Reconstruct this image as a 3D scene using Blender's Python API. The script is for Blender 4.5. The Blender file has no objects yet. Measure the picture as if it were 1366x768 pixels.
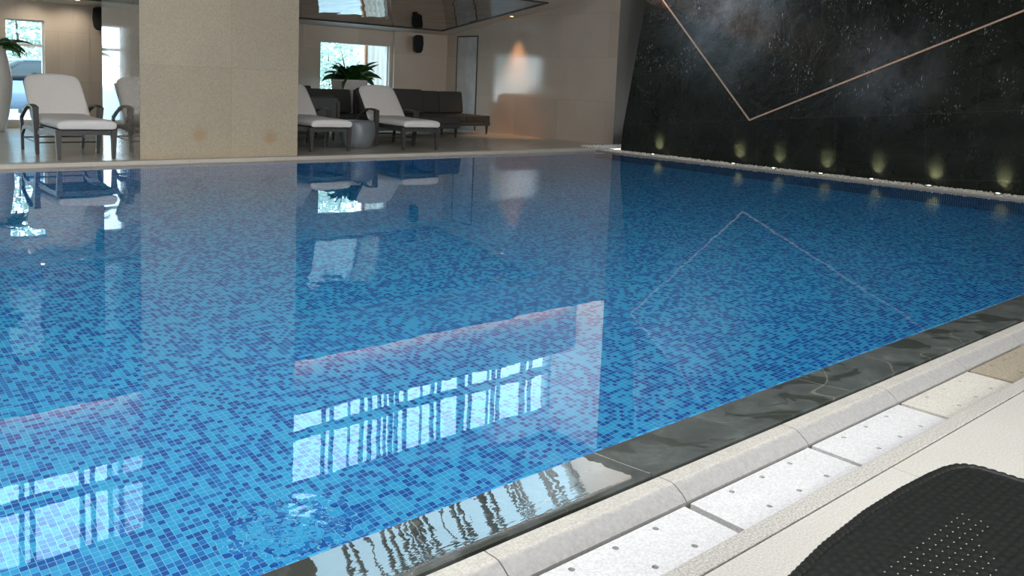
import bpy, bmesh, math, random
from mathutils import Vector, Matrix
random.seed(7)
S = bpy.context.scene
C = S.collection
PI = math.pi

# ------------------------------------------------------------------ camera
def make_camera():
    pitch, yaw, roll, f, py = 0.112038521, 0.724734904, 0.0412164772, 1142.15, 240.0
    F = Vector((math.sin(yaw)*math.cos(pitch), math.cos(yaw)*math.cos(pitch), -math.sin(pitch)))
    Rr = F.cross(Vector((0, 0, 1))).normalized()
    U = Rr.cross(F)
    R2 = math.cos(roll)*Rr + math.sin(roll)*U
    U2 = -math.sin(roll)*Rr + math.cos(roll)*U
    cd = bpy.data.cameras.new('camera')
    cd.sensor_width = 36.0
    cd.lens = f/1366*36.0
    cd.shift_y = -(384-py)/1366
    cd.clip_start = 0.02
    cd.clip_end = 300
    o = bpy.data.objects.new('camera', cd)
    C.objects.link(o)
    m = Matrix((R2, U2, -F)).transposed().to_4x4()
    m.translation = Vector((0, 0, 1.2))
    o.matrix_world = m
    S.camera = o
make_camera()

# ------------------------------------------------------------------ world and light
S.view_settings.view_transform = 'Standard'
S.view_settings.look = 'None'
S.view_settings.exposure = 0.0
S.view_settings.gamma = 1.0
S.view_settings.use_curve_mapping = False
S.render.engine = 'CYCLES'
S.cycles.use_denoising = True
S.cycles.max_bounces = 14
S.cycles.transmission_bounces = 10
S.cycles.sample_clamp_indirect = 6.0
S.cycles.blur_glossy = 0.3

W = bpy.data.worlds.new('world')
S.world = W
W.use_nodes = True
nt = W.node_tree
nt.nodes.clear()
wo = nt.nodes.new('ShaderNodeOutputWorld')
wb = nt.nodes.new('ShaderNodeBackground')
wb.inputs[1].default_value = 7.5
tc = nt.nodes.new('ShaderNodeTexCoord')
sp = nt.nodes.new('ShaderNodeSeparateXYZ')
rp = nt.nodes.new('ShaderNodeValToRGB')
rp.color_ramp.elements[0].position = 0.0
rp.color_ramp.elements[0].color = (0.90, 0.96, 1.0, 1)
rp.color_ramp.elements[1].position = 0.35
rp.color_ramp.elements[1].color = (0.58, 0.82, 1.0, 1)
nt.links.new(tc.outputs['Generated'], sp.inputs[0])
nt.links.new(sp.outputs[2], rp.inputs[0])
nt.links.new(rp.outputs[0], wb.inputs[0])
nt.links.new(wb.outputs[0], wo.inputs[0])

def area(name, loc, target, sx, sy, power, color=(1, 1, 1), portal=False, spread=PI):
    d = bpy.data.lights.new(name, 'AREA')
    d.shape = 'RECTANGLE'
    d.size, d.size_y = sx, sy
    d.energy = power
    d.color = color
    d.spread = spread
    if portal:
        d.cycles.is_portal = True
    o = bpy.data.objects.new(name, d)
    C.objects.link(o)
    o.location = loc
    o.rotation_euler = (Vector(target)-Vector(loc)).to_track_quat('-Z', 'Y').to_euler()
    return o

# unseen fill lamps added over the near pool and at the rear wall
area('overhead_fill', (-0.2, 1.0, 6.3), (-0.2, 1.0, 0), 5.5, 5.0, 900, (0.97, 0.985, 1.0))
area('rear_fill', (2.0, -4.8, 3.0), (2.0, 0, 3.0), 8.0, 3.2, 620, (1.0, 0.98, 0.94))
# portals guide the sky light through the modelled window openings
area('window_portal', (5.45, 13.25, 5.1), (5.45, 10, 5.1), 15.2, 1.9, 1, portal=True)
area('window_portal', (10.45, 17.45, 1.35), (10.45, 10, 1.35), 1.95, 1.35, 1, portal=True)
area('window_portal', (3.65, 17.45, 1.1), (3.65, 10, 1.1), 0.65, 1.85, 1, portal=True)
area('window_portal', (2.32, 17.45, 1.1), (2.32, 10, 1.1), 0.7, 1.85, 1, portal=True)
area('window_portal', (-1.45, 17.45, 1.1), (-1.45, 10, 1.1), 4.95, 1.85, 1, portal=True)

# fill lamp added in the upper recess to brighten its side wall
area('recess_wall_fill', (11.5, 12.1, 6.25), (13.0, 12.5, 5.0), 0.8, 0.8, 210, (0.95, 0.97, 1.0))

def spot(name, loc, target, power, angle, color, blend=0.6, rad=0.03):
    d = bpy.data.lights.new(name, 'SPOT')
    d.energy = power
    d.spot_size = angle
    d.spot_blend = blend
    d.color = color
    d.shadow_soft_size = rad
    o = bpy.data.objects.new(name, d)
    C.objects.link(o)
    o.location = loc
    o.rotation_euler = (Vector(target)-Vector(loc)).to_track_quat('-Z', 'Y').to_euler()
    return o

# ------------------------------------------------------------------ materials
class N:
    def __init__(s, name):
        s.m = bpy.data.materials.new(name)
        s.m.use_nodes = True
        s.t = s.m.node_tree
        s.b = s.t.nodes['Principled BSDF']
        s.tc = s.t.nodes.new('ShaderNodeTexCoord')
    def n(s, kind, **kw):
        x = s.t.nodes.new(kind)
        for k, v in kw.items():
            if k.startswith('i_'):
                x.inputs[k[2:].replace('_', ' ')].default_value = v
            else:
                setattr(x, k, v)
        return x
    def l(s, a, b):
        s.t.links.new(a, b)
    def math(s, op, a, b=None, clamp=False):
        x = s.n('ShaderNodeMath', operation=op, use_clamp=clamp)
        for i, v in enumerate((a, b)):
            if v is None: continue
            if hasattr(v, 'type') and not isinstance(v, (int, float)): s.l(v, x.inputs[i])
            else: x.inputs[i].default_value = v
        return x.outputs[0]
    def obj(s, scale=(1, 1, 1), rot=(0, 0, 0), loc=(0, 0, 0)):
        mp = s.n('ShaderNodeMapping')
        mp.inputs['Scale'].default_value = scale
        mp.inputs['Rotation'].default_value = rot
        mp.inputs['Location'].default_value = loc
        s.l(s.tc.outputs['Object'], mp.inputs[0])
        return mp.outputs[0]
    def noise(s, vec, scale, detail=4, rough=0.55, dist=0):
        x = s.n('ShaderNodeTexNoise')
        x.inputs['Scale'].default_value = scale
        x.inputs['Detail'].default_value = detail
        x.inputs['Roughness'].default_value = rough
        x.inputs['Distortion'].default_value = dist
        s.l(vec, x.inputs['Vector'])
        return x.outputs['Fac']
    def ramp(s, fac, stops, interp='LINEAR'):
        r = s.n('ShaderNodeValToRGB')
        r.color_ramp.interpolation = interp
        e = r.color_ramp.elements
        while len(e) < len(stops): e.new(0.5)
        for k, (p, c) in enumerate(stops):
            e[k].position = p
            e[k].color = (c[0], c[1], c[2], 1) if isinstance(c, (tuple, list)) else (c, c, c, 1)
        s.l(fac, r.inputs[0])
        return r.outputs[0]
    def mix(s, fac, a, b, mode='MIX'):
        x = s.n('ShaderNodeMix', data_type='RGBA', blend_type=mode)
        for i, v in ((0, fac), (6, a), (7, b)):
            if isinstance(v, (int, float)): x.inputs[i].default_value = v
            elif isinstance(v, tuple): x.inputs[i].default_value = (v[0], v[1], v[2], 1)
            else: s.l(v, x.inputs[i])
        return x.outputs[2]
    def color(s, v):
        if isinstance(v, tuple): s.b.inputs['Base Color'].default_value = (v[0], v[1], v[2], 1)
        else: s.l(v, s.b.inputs['Base Color'])
        return s
    def rough(s, v):
        if isinstance(v, (int, float)): s.b.inputs['Roughness'].default_value = v
        else: s.l(v, s.b.inputs['Roughness'])
        return s
    def bump(s, h, dist=0.01, strength=1.0, prev=None):
        x = s.n('ShaderNodeBump')
        x.inputs['Strength'].default_value = strength
        x.inputs['Distance'].default_value = dist
        s.l(h, x.inputs['Height'])
        if prev is not None: s.l(prev, x.inputs['Normal'])
        s.l(x.outputs[0], s.b.inputs['Normal'])
        return x.outputs[0]

def simple(name, col, rough=0.5, noise=0.0, scale=20, metal=0.0, bump=0.0, spec=0.5):
    m = N(name)
    v = m.obj()
    if noise > 0:
        f = m.noise(v, scale)
        m.color(m.ramp(f, [(0.3, tuple(c*(1-noise) for c in col)), (0.7, tuple(min(1, c*(1+noise)) for c in col))]))
    else:
        m.color(tuple(col))
    if bump > 0:
        m.bump(m.noise(v, scale*3, 3), bump)
    m.rough(rough)
    m.b.inputs['Metallic'].default_value = metal
    m.b.inputs['Specular IOR Level'].default_value = spec
    return m.m

def brick_fac(m, vec, w, h, mortar=0.004, offset=0.5):
    b = m.n('ShaderNodeTexBrick')
    b.offset = offset
    b.inputs['Scale'].default_value = 1.0
    b.inputs['Brick Width'].default_value = w
    b.inputs['Row Height'].default_value = h
    b.inputs['Mortar Size'].default_value = mortar
    b.inputs['Mortar Smooth'].default_value = 0.1
    b.inputs['Bias'].default_value = 0.0
    b.inputs['Color1'].default_value = (0.25, 0.25, 0.25, 1)
    b.inputs['Color2'].default_value = (0.75, 0.75, 0.75, 1)
    b.inputs['Mortar'].default_value = (0, 0, 0, 1)
    m.l(vec, b.inputs['Vector'])
    return b.outputs['Color'], b.outputs['Fac']

def stone_wall(name, base, dark, rough, plane='XZ', w=1.2, h=0.8, stains=(), grain=1.0, off=(0, 0, 0), boff=0.5, joint=0.35):
    m = N(name)
    v = m.obj()
    sep = m.n('ShaderNodeSeparateXYZ'); m.l(m.tc.outputs['Object'], sep.inputs[0])
    cmb = m.n('ShaderNodeCombineXYZ')
    m.l(sep.outputs[0 if plane[0] == 'X' else 1], cmb.inputs[0])
    m.l(sep.outputs[1 if plane[1] == 'Y' else 2], cmb.inputs[1])
    mp = m.n('ShaderNodeMapping'); m.l(cmb.outputs[0], mp.inputs[0]); mp.inputs['Location'].default_value = off
    bc, bf = brick_fac(m, mp.outputs[0], w, h, 0.0025, boff)
    big = m.noise(m.obj(), 1.3, 5, 0.6, 0.4)
    fine = m.noise(m.obj(), 55, 3, 0.7)
    c = m.mix(big, dark, base)
    c = m.mix(0.16, c, bc, 'OVERLAY')
    c = m.mix(0.16*grain, c, m.ramp(fine, [(0.3, 0.2), (0.7, 0.8)]), 'OVERLAY')
    c = m.mix(m.math('MULTIPLY', bf, joint), c, tuple(x*0.6 for x in dark))
    for (px, py, pz, r) in stains:
        sub = m.n('ShaderNodeVectorMath', operation='DISTANCE')
        m.l(m.mix(0.06, m.tc.outputs['Object'], m.n('ShaderNodeTexNoise', i_Scale=6.0).outputs['Color'], 'ADD'), sub.inputs[0])
        sub.inputs[1].default_value = (px+0.03, py+0.03, pz+0.03)
        f = m.ramp(m.math('DIVIDE', sub.outputs['Value'], r), [(0.3, 0.5), (1.0, 0.0)])
        c = m.mix(f, c, (0.42, 0.24, 0.09))
    m.color(c)
    m.rough(rough)
    m.bump(fine, 0.0006, 0.5)
    return m.m

M = {}
M['column'] = stone_wall('cream_limestone', (0.50, 0.43, 0.31), (0.40, 0.345, 0.25), 0.42, 'XZ', 1.2, 1.22,
                         stains=((4.43, 11.3, 0.36, 0.13), (5.42, 11.3, 0.30, 0.13)), off=(-0.05, -0.03, 0), boff=0.0, joint=0.14, grain=1.6)
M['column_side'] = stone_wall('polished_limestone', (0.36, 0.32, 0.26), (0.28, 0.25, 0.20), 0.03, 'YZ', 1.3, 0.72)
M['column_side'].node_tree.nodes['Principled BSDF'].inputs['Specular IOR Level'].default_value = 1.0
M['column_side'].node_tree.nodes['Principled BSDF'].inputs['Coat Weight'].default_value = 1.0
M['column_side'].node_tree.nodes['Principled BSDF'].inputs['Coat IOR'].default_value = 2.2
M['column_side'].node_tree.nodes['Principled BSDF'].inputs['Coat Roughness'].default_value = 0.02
M['wall'] = stone_wall('polished_marble', (0.58, 0.50, 0.42), (0.45, 0.385, 0.32), 0.12, 'XZ', 1.4, 0.9, grain=0.4)
M['wall_side'] = stone_wall('polished_marble_side', (0.58, 0.50, 0.42), (0.45, 0.385, 0.32), 0.07, 'YZ', 1.4, 0.9, grain=0.3)
M['upper'] = stone_wall('pale_upper_stone', (0.80, 0.77, 0.72), (0.7, 0.67, 0.62), 0.5, 'YZ', 1.4, 0.9)
M['grey_wall'] = stone_wall('grey_stone', (0.22, 0.21, 0.19), (0.17, 0.165, 0.15), 0.35, 'XZ', 1.4, 3.0, grain=0.3)
M['ceil'] = simple('cream_plaster', (0.62, 0.56, 0.48), 0.6)
M['dark_ceil'] = simple('dark_ceiling_paint', (0.03, 0.035, 0.04), 0.7)
M['white_frame'] = simple('window_frame_paint', (0.25, 0.27, 0.28), 0.4)
M['pale_frame'] = simple('pale_window_frame_paint', (0.6, 0.6, 0.6), 0.4)
M['lintel'] = simple('pale_lintel_plaster', (0.55, 0.55, 0.55), 0.6)

def mirror_ceiling():
    m = N('dark_tinted_mirror')
    m.color((0.13, 0.12, 0.11)); m.rough(0.02)
    m.b.inputs['Metallic'].default_value = 0.93
    m.b.inputs['Base Color'].default_value = (0.24, 0.215, 0.19, 1)
    m.bump(m.noise(m.obj((1, 1, 1)), 2.2, 1), 0.012)
    return m.m
M['mirror'] = mirror_ceiling()

def floor_stone(name, c1, c2, rough, w=0.8, h=0.8, grain=0.5, off=(0, 0, 0), joint=0.35, mort=0.003, spots=0.0):
    m = N(name)
    v = m.obj(loc=off)
    bc, bf = brick_fac(m, v, w, h, mort, 0.5)
    big = m.noise(m.obj(), 2.1, 5, 0.6)
    fine = m.noise(m.obj(), 140, 3, 0.7)
    c = m.mix(big, c2, c1)
    c = m.mix(0.12, c, bc, 'OVERLAY')
    c = m.mix(0.25*grain, c, m.ramp(fine, [(0.35, 0.1), (0.65, 0.9)]), 'OVERLAY')
    c = m.mix(m.math('MULTIPLY', bf, joint), c, tuple(x*0.35 for x in c2))
    if spots:
        sf = m.ramp(m.noise(m.obj(), 7, 4, 0.7), [(0.56, 0.0), (0.72, spots)])
        c = m.mix(sf, c, (0.42, 0.35, 0.25))
    m.color(c)
    m.rough(rough)
    m.bump(fine, 0.0008, 0.6)
    return m.m
M['far_floor'] = floor_stone('lounge_floor_stone', (0.60, 0.56, 0.49), (0.48, 0.45, 0.39), 0.2, 0.9, 0.9, 0.3)
M['near_floor'] = floor_stone('deck_limestone', (0.47, 0.455, 0.42), (0.41, 0.395, 0.36), 0.55, 1.6, 60, 0.8, off=(-0.35, 30.0, 0), spots=0.25)
M['granite'] = floor_stone('pale_granite', (0.41, 0.395, 0.36), (0.33, 0.32, 0.295), 0.6, 50, 50, 1.8, spots=0.3)
M['cover'] = floor_stone('drain_cover_stone', (0.53, 0.53, 0.535), (0.46, 0.46, 0.465), 0.65, 50, 50, 0.8)
M['cover_tan'] = floor_stone('drain_cover_stone_aged', (0.52, 0.50, 0.45), (0.43, 0.41, 0.37), 0.65, 50, 50, 1.0, spots=0.3)
M['cover_brown'] = floor_stone('drain_cover_stone_brown', (0.33, 0.29, 0.22), (0.26, 0.23, 0.17), 0.6, 50, 50, 1.4)
M['lip'] = floor_stone('pale_edge_stone', (0.60, 0.55, 0.46), (0.50, 0.46, 0.39), 0.4, 1.2, 50, 0.6)
M['hole'] = simple('drain_dark', (0.02, 0.02, 0.02), 0.8)

def mosaic(name, light, mid, dark, fl=0.55, fm=0.8):
    m = N(name)
    t = 0.03
    off = m.n('ShaderNodeVectorMath', operation='SUBTRACT')
    m.l(m.tc.outputs['Object'], off.inputs[0])
    off.inputs[1].default_value = (11.9-t/2, 1.83-t/2, -1.45-t/2)
    sc = m.n('ShaderNodeVectorMath', operation='DIVIDE'); m.l(off.outputs[0], sc.inputs[0]); sc.inputs[1].default_value = (t, t, t)
    fl_ = m.n('ShaderNodeVectorMath', operation='FLOOR'); m.l(sc.outputs[0], fl_.inputs[0])
    fr = m.n('ShaderNodeVectorMath', operation='FRACTION'); m.l(sc.outputs[0], fr.inputs[0])
    wn = m.n('ShaderNodeTexWhiteNoise', noise_dimensions='3D'); m.l(fl_.outputs[0], wn.inputs['Vector'])
    # neighbouring tiles of one column often share a tone, as in the sheets of the photo
    dv = m.n('ShaderNodeVectorMath', operation='MULTIPLY'); m.l(fl_.outputs[0], dv.inputs[0]); dv.inputs[1].default_value = (1.0, 0.5, 0.5)
    df = m.n('ShaderNodeVectorMath', operation='FLOOR'); m.l(dv.outputs[0], df.inputs[0])
    wn2 = m.n('ShaderNodeTexWhiteNoise', noise_dimensions='3D'); m.l(df.outputs[0], wn2.inputs['Vector'])
    val = m.math('ADD', m.math('MULTIPLY', wn.outputs['Value'], 0.78), m.math('MULTIPLY', wn2.outputs['Value'], 0.22))
    c = m.ramp(val, [(0.0, light), (fl, mid), (fm, dark)], 'CONSTANT')
    sep = m.n('ShaderNodeSeparateXYZ'); m.l(fr.outputs[0], sep.inputs[0])
    g = None
    for i in range(3):
        a = m.math('ABSOLUTE', m.math('SUBTRACT', sep.outputs[i], 0.5))
        g = a if g is None else m.math('MAXIMUM', g, a)
    gf = m.math('GREATER_THAN', g, 0.455)
    c = m.mix(m.math('MULTIPLY', gf, 0.8), c, (0.30, 0.74, 0.88))
    m.color(c)
    m.rough(0.25)
    return m.m
M['mosaic'] = mosaic('blue_glass_mosaic', (0.034, 0.465, 0.82), (0.008, 0.22, 0.63), (0.003, 0.115, 0.47), 0.46, 0.69)
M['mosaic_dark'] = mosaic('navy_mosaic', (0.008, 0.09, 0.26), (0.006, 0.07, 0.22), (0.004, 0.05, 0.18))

def water():
    m = N('pool_water')
    m.t.nodes.remove(m.b)
    g = m.n('ShaderNodeBsdfGlass', i_Roughness=0.0, i_IOR=1.33)
    g.inputs['Color'].default_value = (1.0, 1.0, 1.0, 1)
    v = m.obj((1, 1, 1))
    n1 = m.noise(v, 1.6, 2, 0.5)
    n2 = m.noise(v, 9, 2, 0.5)
    d = m.n('ShaderNodeVectorMath', operation='DISTANCE'); m.l(m.tc.outputs['Object'], d.inputs[0]); d.inputs[1].default_value = (1.02, 1.98, 0)
    jet = m.ramp(d.outputs['Value'], [(0.06, 4.0), (0.20, 0.0)])
    h = m.math('ADD', m.math('MULTIPLY', n1, 1.0), m.math('MULTIPLY', n2, 0.10))
    h = m.math('ADD', h, m.math('MULTIPLY', jet, m.noise(v, 14, 2, 0.5)))
    b = m.n('ShaderNodeBump', i_Strength=1.0, i_Distance=0.0009)
    m.l(h, b.inputs['Height'])
    m.l(b.outputs[0], g.inputs['Normal'])
    out = m.t.nodes['Material Output']
    m.l(g.outputs[0], out.inputs['Surface'])
    return m.m
M['water'] = water()

def slate_wall():
    m = N('dark_slate_wall')
    v = m.obj()
    sep = m.n('ShaderNodeSeparateXYZ'); m.l(m.tc.outputs['Object'], sep.inputs[0])
    cmb = m.n('ShaderNodeCombineXYZ'); m.l(sep.outputs[1], cmb.inputs[0]); m.l(sep.outputs[2], cmb.inputs[1])
    mp = m.n('ShaderNodeMapping'); m.l(cmb.outputs[0], mp.inputs[0]); mp.inputs['Rotation'].default_value = (0, 0, 0.09)
    mp.inputs['Location'].default_value = (0.3, -1.48, 0)
    bc, bf = brick_fac(m, mp.outputs[0], 1.35, 0.92, 0.003)
    big = m.noise(v, 1.1, 6, 0.65, 0.8)
    pat = m.noise(v, 3.2, 5, 0.6, 1.5)
    c = m.ramp(big, [(0.3, (0.006, 0.008, 0.0065)), (0.6, (0.014, 0.017, 0.014)), (0.8, (0.030, 0.029, 0.020))])
    c = m.mix(m.ramp(pat, [(0.6, 0.0), (0.72, 0.5)]), c, (0.05, 0.05, 0.03))
    c = m.mix(0.2, c, bc, 'OVERLAY')
    # scratches
    sv = m.obj((1, 0.8, 9), (0.85, 0, 0))
    scr = m.ramp(m.noise(sv, 1.3, 2, 0.5, 0.0), [(0.497, 0.0), (0.5, 0.5), (0.503, 0.0)])
    c = m.mix(m.math('MULTIPLY', scr, m.ramp(big, [(0.5, 0.0), (0.6, 0.55)])), c, (0.09, 0.09, 0.075))
    c = m.mix(m.math('MULTIPLY', bf, 0.5), c, (0.07, 0.075, 0.07))
    # bluish window sheen painted into the slate colour, upper middle of the wall
    def blob(p, r):
        d = m.n('ShaderNodeVectorMath', operation='DISTANCE'); m.l(m.tc.outputs['Object'], d.inputs[0]); d.inputs[1].default_value = p
        return m.ramp(m.math('DIVIDE', d.outputs['Value'], r), [(0.1, 1.0), (1.0, 0.0)])
    bl = m.math('ADD', blob((12.75, 8.9, 2.55), 1.5), m.math('MULTIPLY', blob((12.4, 5.9, 1.6), 1.0), 0.6), True)
    bl = m.math('MULTIPLY', bl, m.ramp(m.noise(v, 1.7, 4, 0.7), [(0.35, 0.15), (0.62, 1.0)]))
    c = m.mix(m.math('MULTIPLY', bl, 0.8), c, (0.13, 0.16, 0.185))
    m.l(m.math('ADD', m.math('MULTIPLY', bl, 0.3), 0.22), m.b.inputs['Specular IOR Level'])
    fl = m.ramp(m.noise(m.obj((1, 1.5, 0.5)), 34, 1, 0.4), [(0.66, 0.0), (0.70, 1.0)])
    fl = m.math('MULTIPLY', fl, m.ramp(m.noise(m.obj(loc=(3, 1, 5)), 2.6, 3, 0.6), [(0.50, 0.0), (0.62, 0.8)]))
    zr = m.n('ShaderNodeMapRange', i_From_Min=0.75, i_From_Max=1.5, i_To_Min=0.12, i_To_Max=0.75)
    m.l(sep.outputs[2], zr.inputs['Value'])
    fl = m.math('MULTIPLY', fl, m.math('ADD', zr.outputs[0], m.math('MULTIPLY', bl, 0.6)), True)
    c = m.mix(fl, c, (0.42, 0.46, 0.48))
    m.color(c)
    m.rough(m.ramp(pat, [(0.3, 0.22), (0.7, 0.42)]))
    b1 = m.bump(m.noise(v, 2.2, 6, 0.6, 0.5), 0.05, 0.6)
    m.bump(m.noise(m.obj((1, 1.5, 0.6)), 30, 3, 0.6), 0.004, 0.7, b1)
    return m.m
M['slate'] = slate_wall()

def coping():
    m = N('wet_slate_coping')
    v = m.obj()
    sep = m.n('ShaderNodeSeparateXYZ'); m.l(m.tc.outputs['Object'], sep.inputs[0])
    X, Y = sep.outputs[0], sep.outputs[1]
    n1 = m.noise(v, 6, 7, 0.72, 0.4)
    n2 = m.noise(v, 2.2, 3, 0.6, 2.0)
    c = m.ramp(n1, [(0.3, (0.026, 0.032, 0.030)), (0.55, (0.052, 0.061, 0.057)), (0.78, (0.115, 0.128, 0.121))])
    damp = m.ramp(m.noise(v, 4.2, 4, 0.6, 0.8), [(0.53, 0.0), (0.57, 0.85)])
    c = m.mix(damp, c, (0.022, 0.027, 0.022))
    ln = m.ramp(m.noise(m.obj((1, 1, 1), (0, 0, 0.4)), 1.7, 1, 0.3, 1.2), [(0.496, 0.0), (0.5, 0.3), (0.504, 0.0)])
    c = m.mix(ln, c, (0.34, 0.33, 0.28))
    # overflow film of water, left of the second joint
    edge = m.math('ADD', X, m.math('MULTIPLY', m.math('SUBTRACT', m.noise(v, 26, 2, 0.5), 0.5), 0.06))
    wet = m.math('MULTIPLY', m.math('LESS_THAN', edge, 1.975),
                 m.ramp(m.math('ADD', Y, m.math('MULTIPLY', m.math('SUBTRACT', m.noise(v, 20, 2, 0.5), 0.5), 0.03)), [(0.0, 0.0), (1.0, 1.0)]))
    yy = m.n('ShaderNodeMapRange', i_From_Min=1.592, i_From_Max=1.612)
    m.l(Y, yy.inputs['Value'])
    wet = m.math('MULTIPLY', m.math('LESS_THAN', edge, 1.975), yy.outputs[0], True)
    c = m.mix(m.math('MULTIPLY', wet, 0.6), c, (0.03, 0.034, 0.032))
    m.color(c)
    m.rough(m.mix(wet, m.ramp(damp, [(0, 0.62), (1, 0.42)]), (0.0, 0.0, 0.0)))
    m.b.inputs['IOR'].default_value = 1.45
    # ripples in the film get stronger towards the outer edge
    rr = m.n('ShaderNodeMapRange', i_From_Min=1.83, i_From_Max=1.60, i_To_Min=0.25, i_To_Max=1.0)
    m.l(Y, rr.inputs['Value'])
    hr = m.math('MULTIPLY', m.noise(m.obj((1.0, 0.8, 1)), 13, 2, 0.5, 0.3), 0.55)
    hr2 = m.math('MULTIPLY', m.math('MULTIPLY', m.noise(m.obj((0.35, 3.2, 1)), 26, 1, 0.5), 0.30), m.math('POWER', rr.outputs[0], 3.0))
    hw = m.math('ADD', hr, hr2)
    hd = m.math('ADD', m.math('MULTIPLY', n1, 0.25), m.noise(v, 60, 3, 0.6))
    mx = m.mix(wet, m.math('MULTIPLY', hd, 0.0014), m.math('MULTIPLY', hw, 0.0008))
    m.bump(mx, 1.0, 1.0)
    return m.m
M['coping'] = coping()

def rattan_mat():
    m = N('black_woven_rattan')
    c = m.ramp(m.noise(m.obj(), 90, 2), [(0.3, (0.006, 0.007, 0.0065)), (0.7, (0.010, 0.011, 0.010))])
    # pale glint dots painted into the weave colour, in scattered zones
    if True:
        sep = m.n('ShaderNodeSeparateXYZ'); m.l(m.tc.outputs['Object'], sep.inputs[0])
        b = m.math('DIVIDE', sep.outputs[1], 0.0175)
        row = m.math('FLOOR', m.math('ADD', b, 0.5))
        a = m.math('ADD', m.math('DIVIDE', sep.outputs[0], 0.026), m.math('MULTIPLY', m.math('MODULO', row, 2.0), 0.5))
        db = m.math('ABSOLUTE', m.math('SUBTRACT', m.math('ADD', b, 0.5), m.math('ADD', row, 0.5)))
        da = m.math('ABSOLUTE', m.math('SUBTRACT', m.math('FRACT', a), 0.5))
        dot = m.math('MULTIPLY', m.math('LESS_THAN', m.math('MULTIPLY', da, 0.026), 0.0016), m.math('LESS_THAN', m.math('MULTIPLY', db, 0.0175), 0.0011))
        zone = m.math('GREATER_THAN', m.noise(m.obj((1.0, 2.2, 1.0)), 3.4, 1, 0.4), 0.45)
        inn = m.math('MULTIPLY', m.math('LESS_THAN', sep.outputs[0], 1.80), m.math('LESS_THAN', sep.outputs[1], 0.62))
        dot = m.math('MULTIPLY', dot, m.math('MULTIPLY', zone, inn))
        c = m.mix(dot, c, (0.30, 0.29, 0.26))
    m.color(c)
    m.rough(0.5)
    m.b.inputs['Specular IOR Level'].default_value = 0.22
    return m.m
M['rattan'] = rattan_mat()
M['lounger_frame'] = simple('dark_grey_wicker', (0.055, 0.052, 0.048), 0.45, 0.25, 120, bump=0.001)
M['cushion'] = simple('white_towelling', (0.74, 0.71, 0.68), 0.9, 0.05, 60, bump=0.001)
M['cushion_grey'] = simple('shaded_white_towelling', (0.62, 0.60, 0.57), 0.9, 0.05, 60, bump=0.001)
M['sofa'] = simple('charcoal_upholstery', (0.050, 0.050, 0.047), 0.85, 0.15, 60, bump=0.001)
M['sofa_wicker'] = simple('charcoal_wicker', (0.075, 0.080, 0.080), 0.5, 0.3, 150, bump=0.002)
M['sofa_leg'] = simple('dark_brown_metal', (0.03, 0.028, 0.026), 0.4)
M['stool'] = simple('blue_grey_ceramic', (0.17, 0.19, 0.205), 0.35, 0.12, 8)
M['white_pot'] = simple('white_glazed_pot', (0.66, 0.64, 0.61), 0.3, 0.03, 6)
M['soil'] = simple('soil', (0.05, 0.035, 0.02), 0.9, 0.3, 80)
M['speaker'] = simple('black_plastic', (0.008, 0.009, 0.010), 0.5, spec=0.2)
M['grille'] = simple('black_speaker_grille', (0.010, 0.011, 0.012), 0.7, 0.3, 300, spec=0.2)
M['copper'] = simple('copper_inlay', (0.58, 0.40, 0.30), 0.45, 0.1, 30, 0.35)
M['pebble'] = simple('pale_pebbles', (0.60, 0.575, 0.50), 0.6, 0.5, 25)
M['pebble_white'] = simple('white_pebbles', (0.75, 0.76, 0.80), 0.6, 0.2, 25)
M['steel'] = simple('steel', (0.5, 0.5, 0.5), 0.3, metal=1.0)
M['panel'] = simple('pale_glass_panel', (0.50, 0.49, 0.48), 0.25, 0.15, 3, spec=0.5)
M['dark_trim'] = simple('dark_bronze_trim', (0.05, 0.04, 0.035), 0.4)
M['pavement'] = simple('outside_pavement', (0.42, 0.44, 0.46), 0.8, 0.1, 3)
M['bark'] = simple('bark', (0.10, 0.08, 0.06), 0.9, 0.3, 20)
M['orange'] = simple('orange_post_paint', (0.35, 0.16, 0.08), 0.5)
M['curtain'] = simple('white_curtain', (0.85, 0.85, 0.83), 0.9)
M['car_paint'] = simple('pale_blue_car_paint', (0.20, 0.27, 0.36), 0.2, spec=1)
M['tyre'] = simple('tyre', (0.01, 0.01, 0.01), 0.8)
M['car_glass'] = simple('car_glass', (0.02, 0.025, 0.03), 0.05)

def leaf_mat(name, a, b):
    m = N(name)
    m.color(m.ramp(m.noise(m.obj(), 12, 3), [(0.3, a), (0.7, b)]))
    m.rough(0.35)
    return m.m
M['leaf'] = leaf_mat('dark_green_leaf', (0.015, 0.055, 0.012), (0.035, 0.12, 0.025))
M['tree_leaf'] = leaf_mat('tree_foliage', (0.26, 0.36, 0.28), (0.42, 0.48, 0.40))
def emis(name, col, st):
    m = N(name)
    m.b.inputs['Emission Color'].default_value = (*col, 1)
    m.b.inputs['Emission Strength'].default_value = st
    m.color(col)
    return m.m
M['cove'] = emis('warm_cove_lamp', (1.0, 0.52, 0.27), 65.0)
M['lamp'] = emis('uplight_lens', (1.0, 0.93, 0.70), 22.0)
M['warm_lamp'] = emis('warm_lamp_lens', (1.0, 0.55, 0.25), 8.0)

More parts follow.
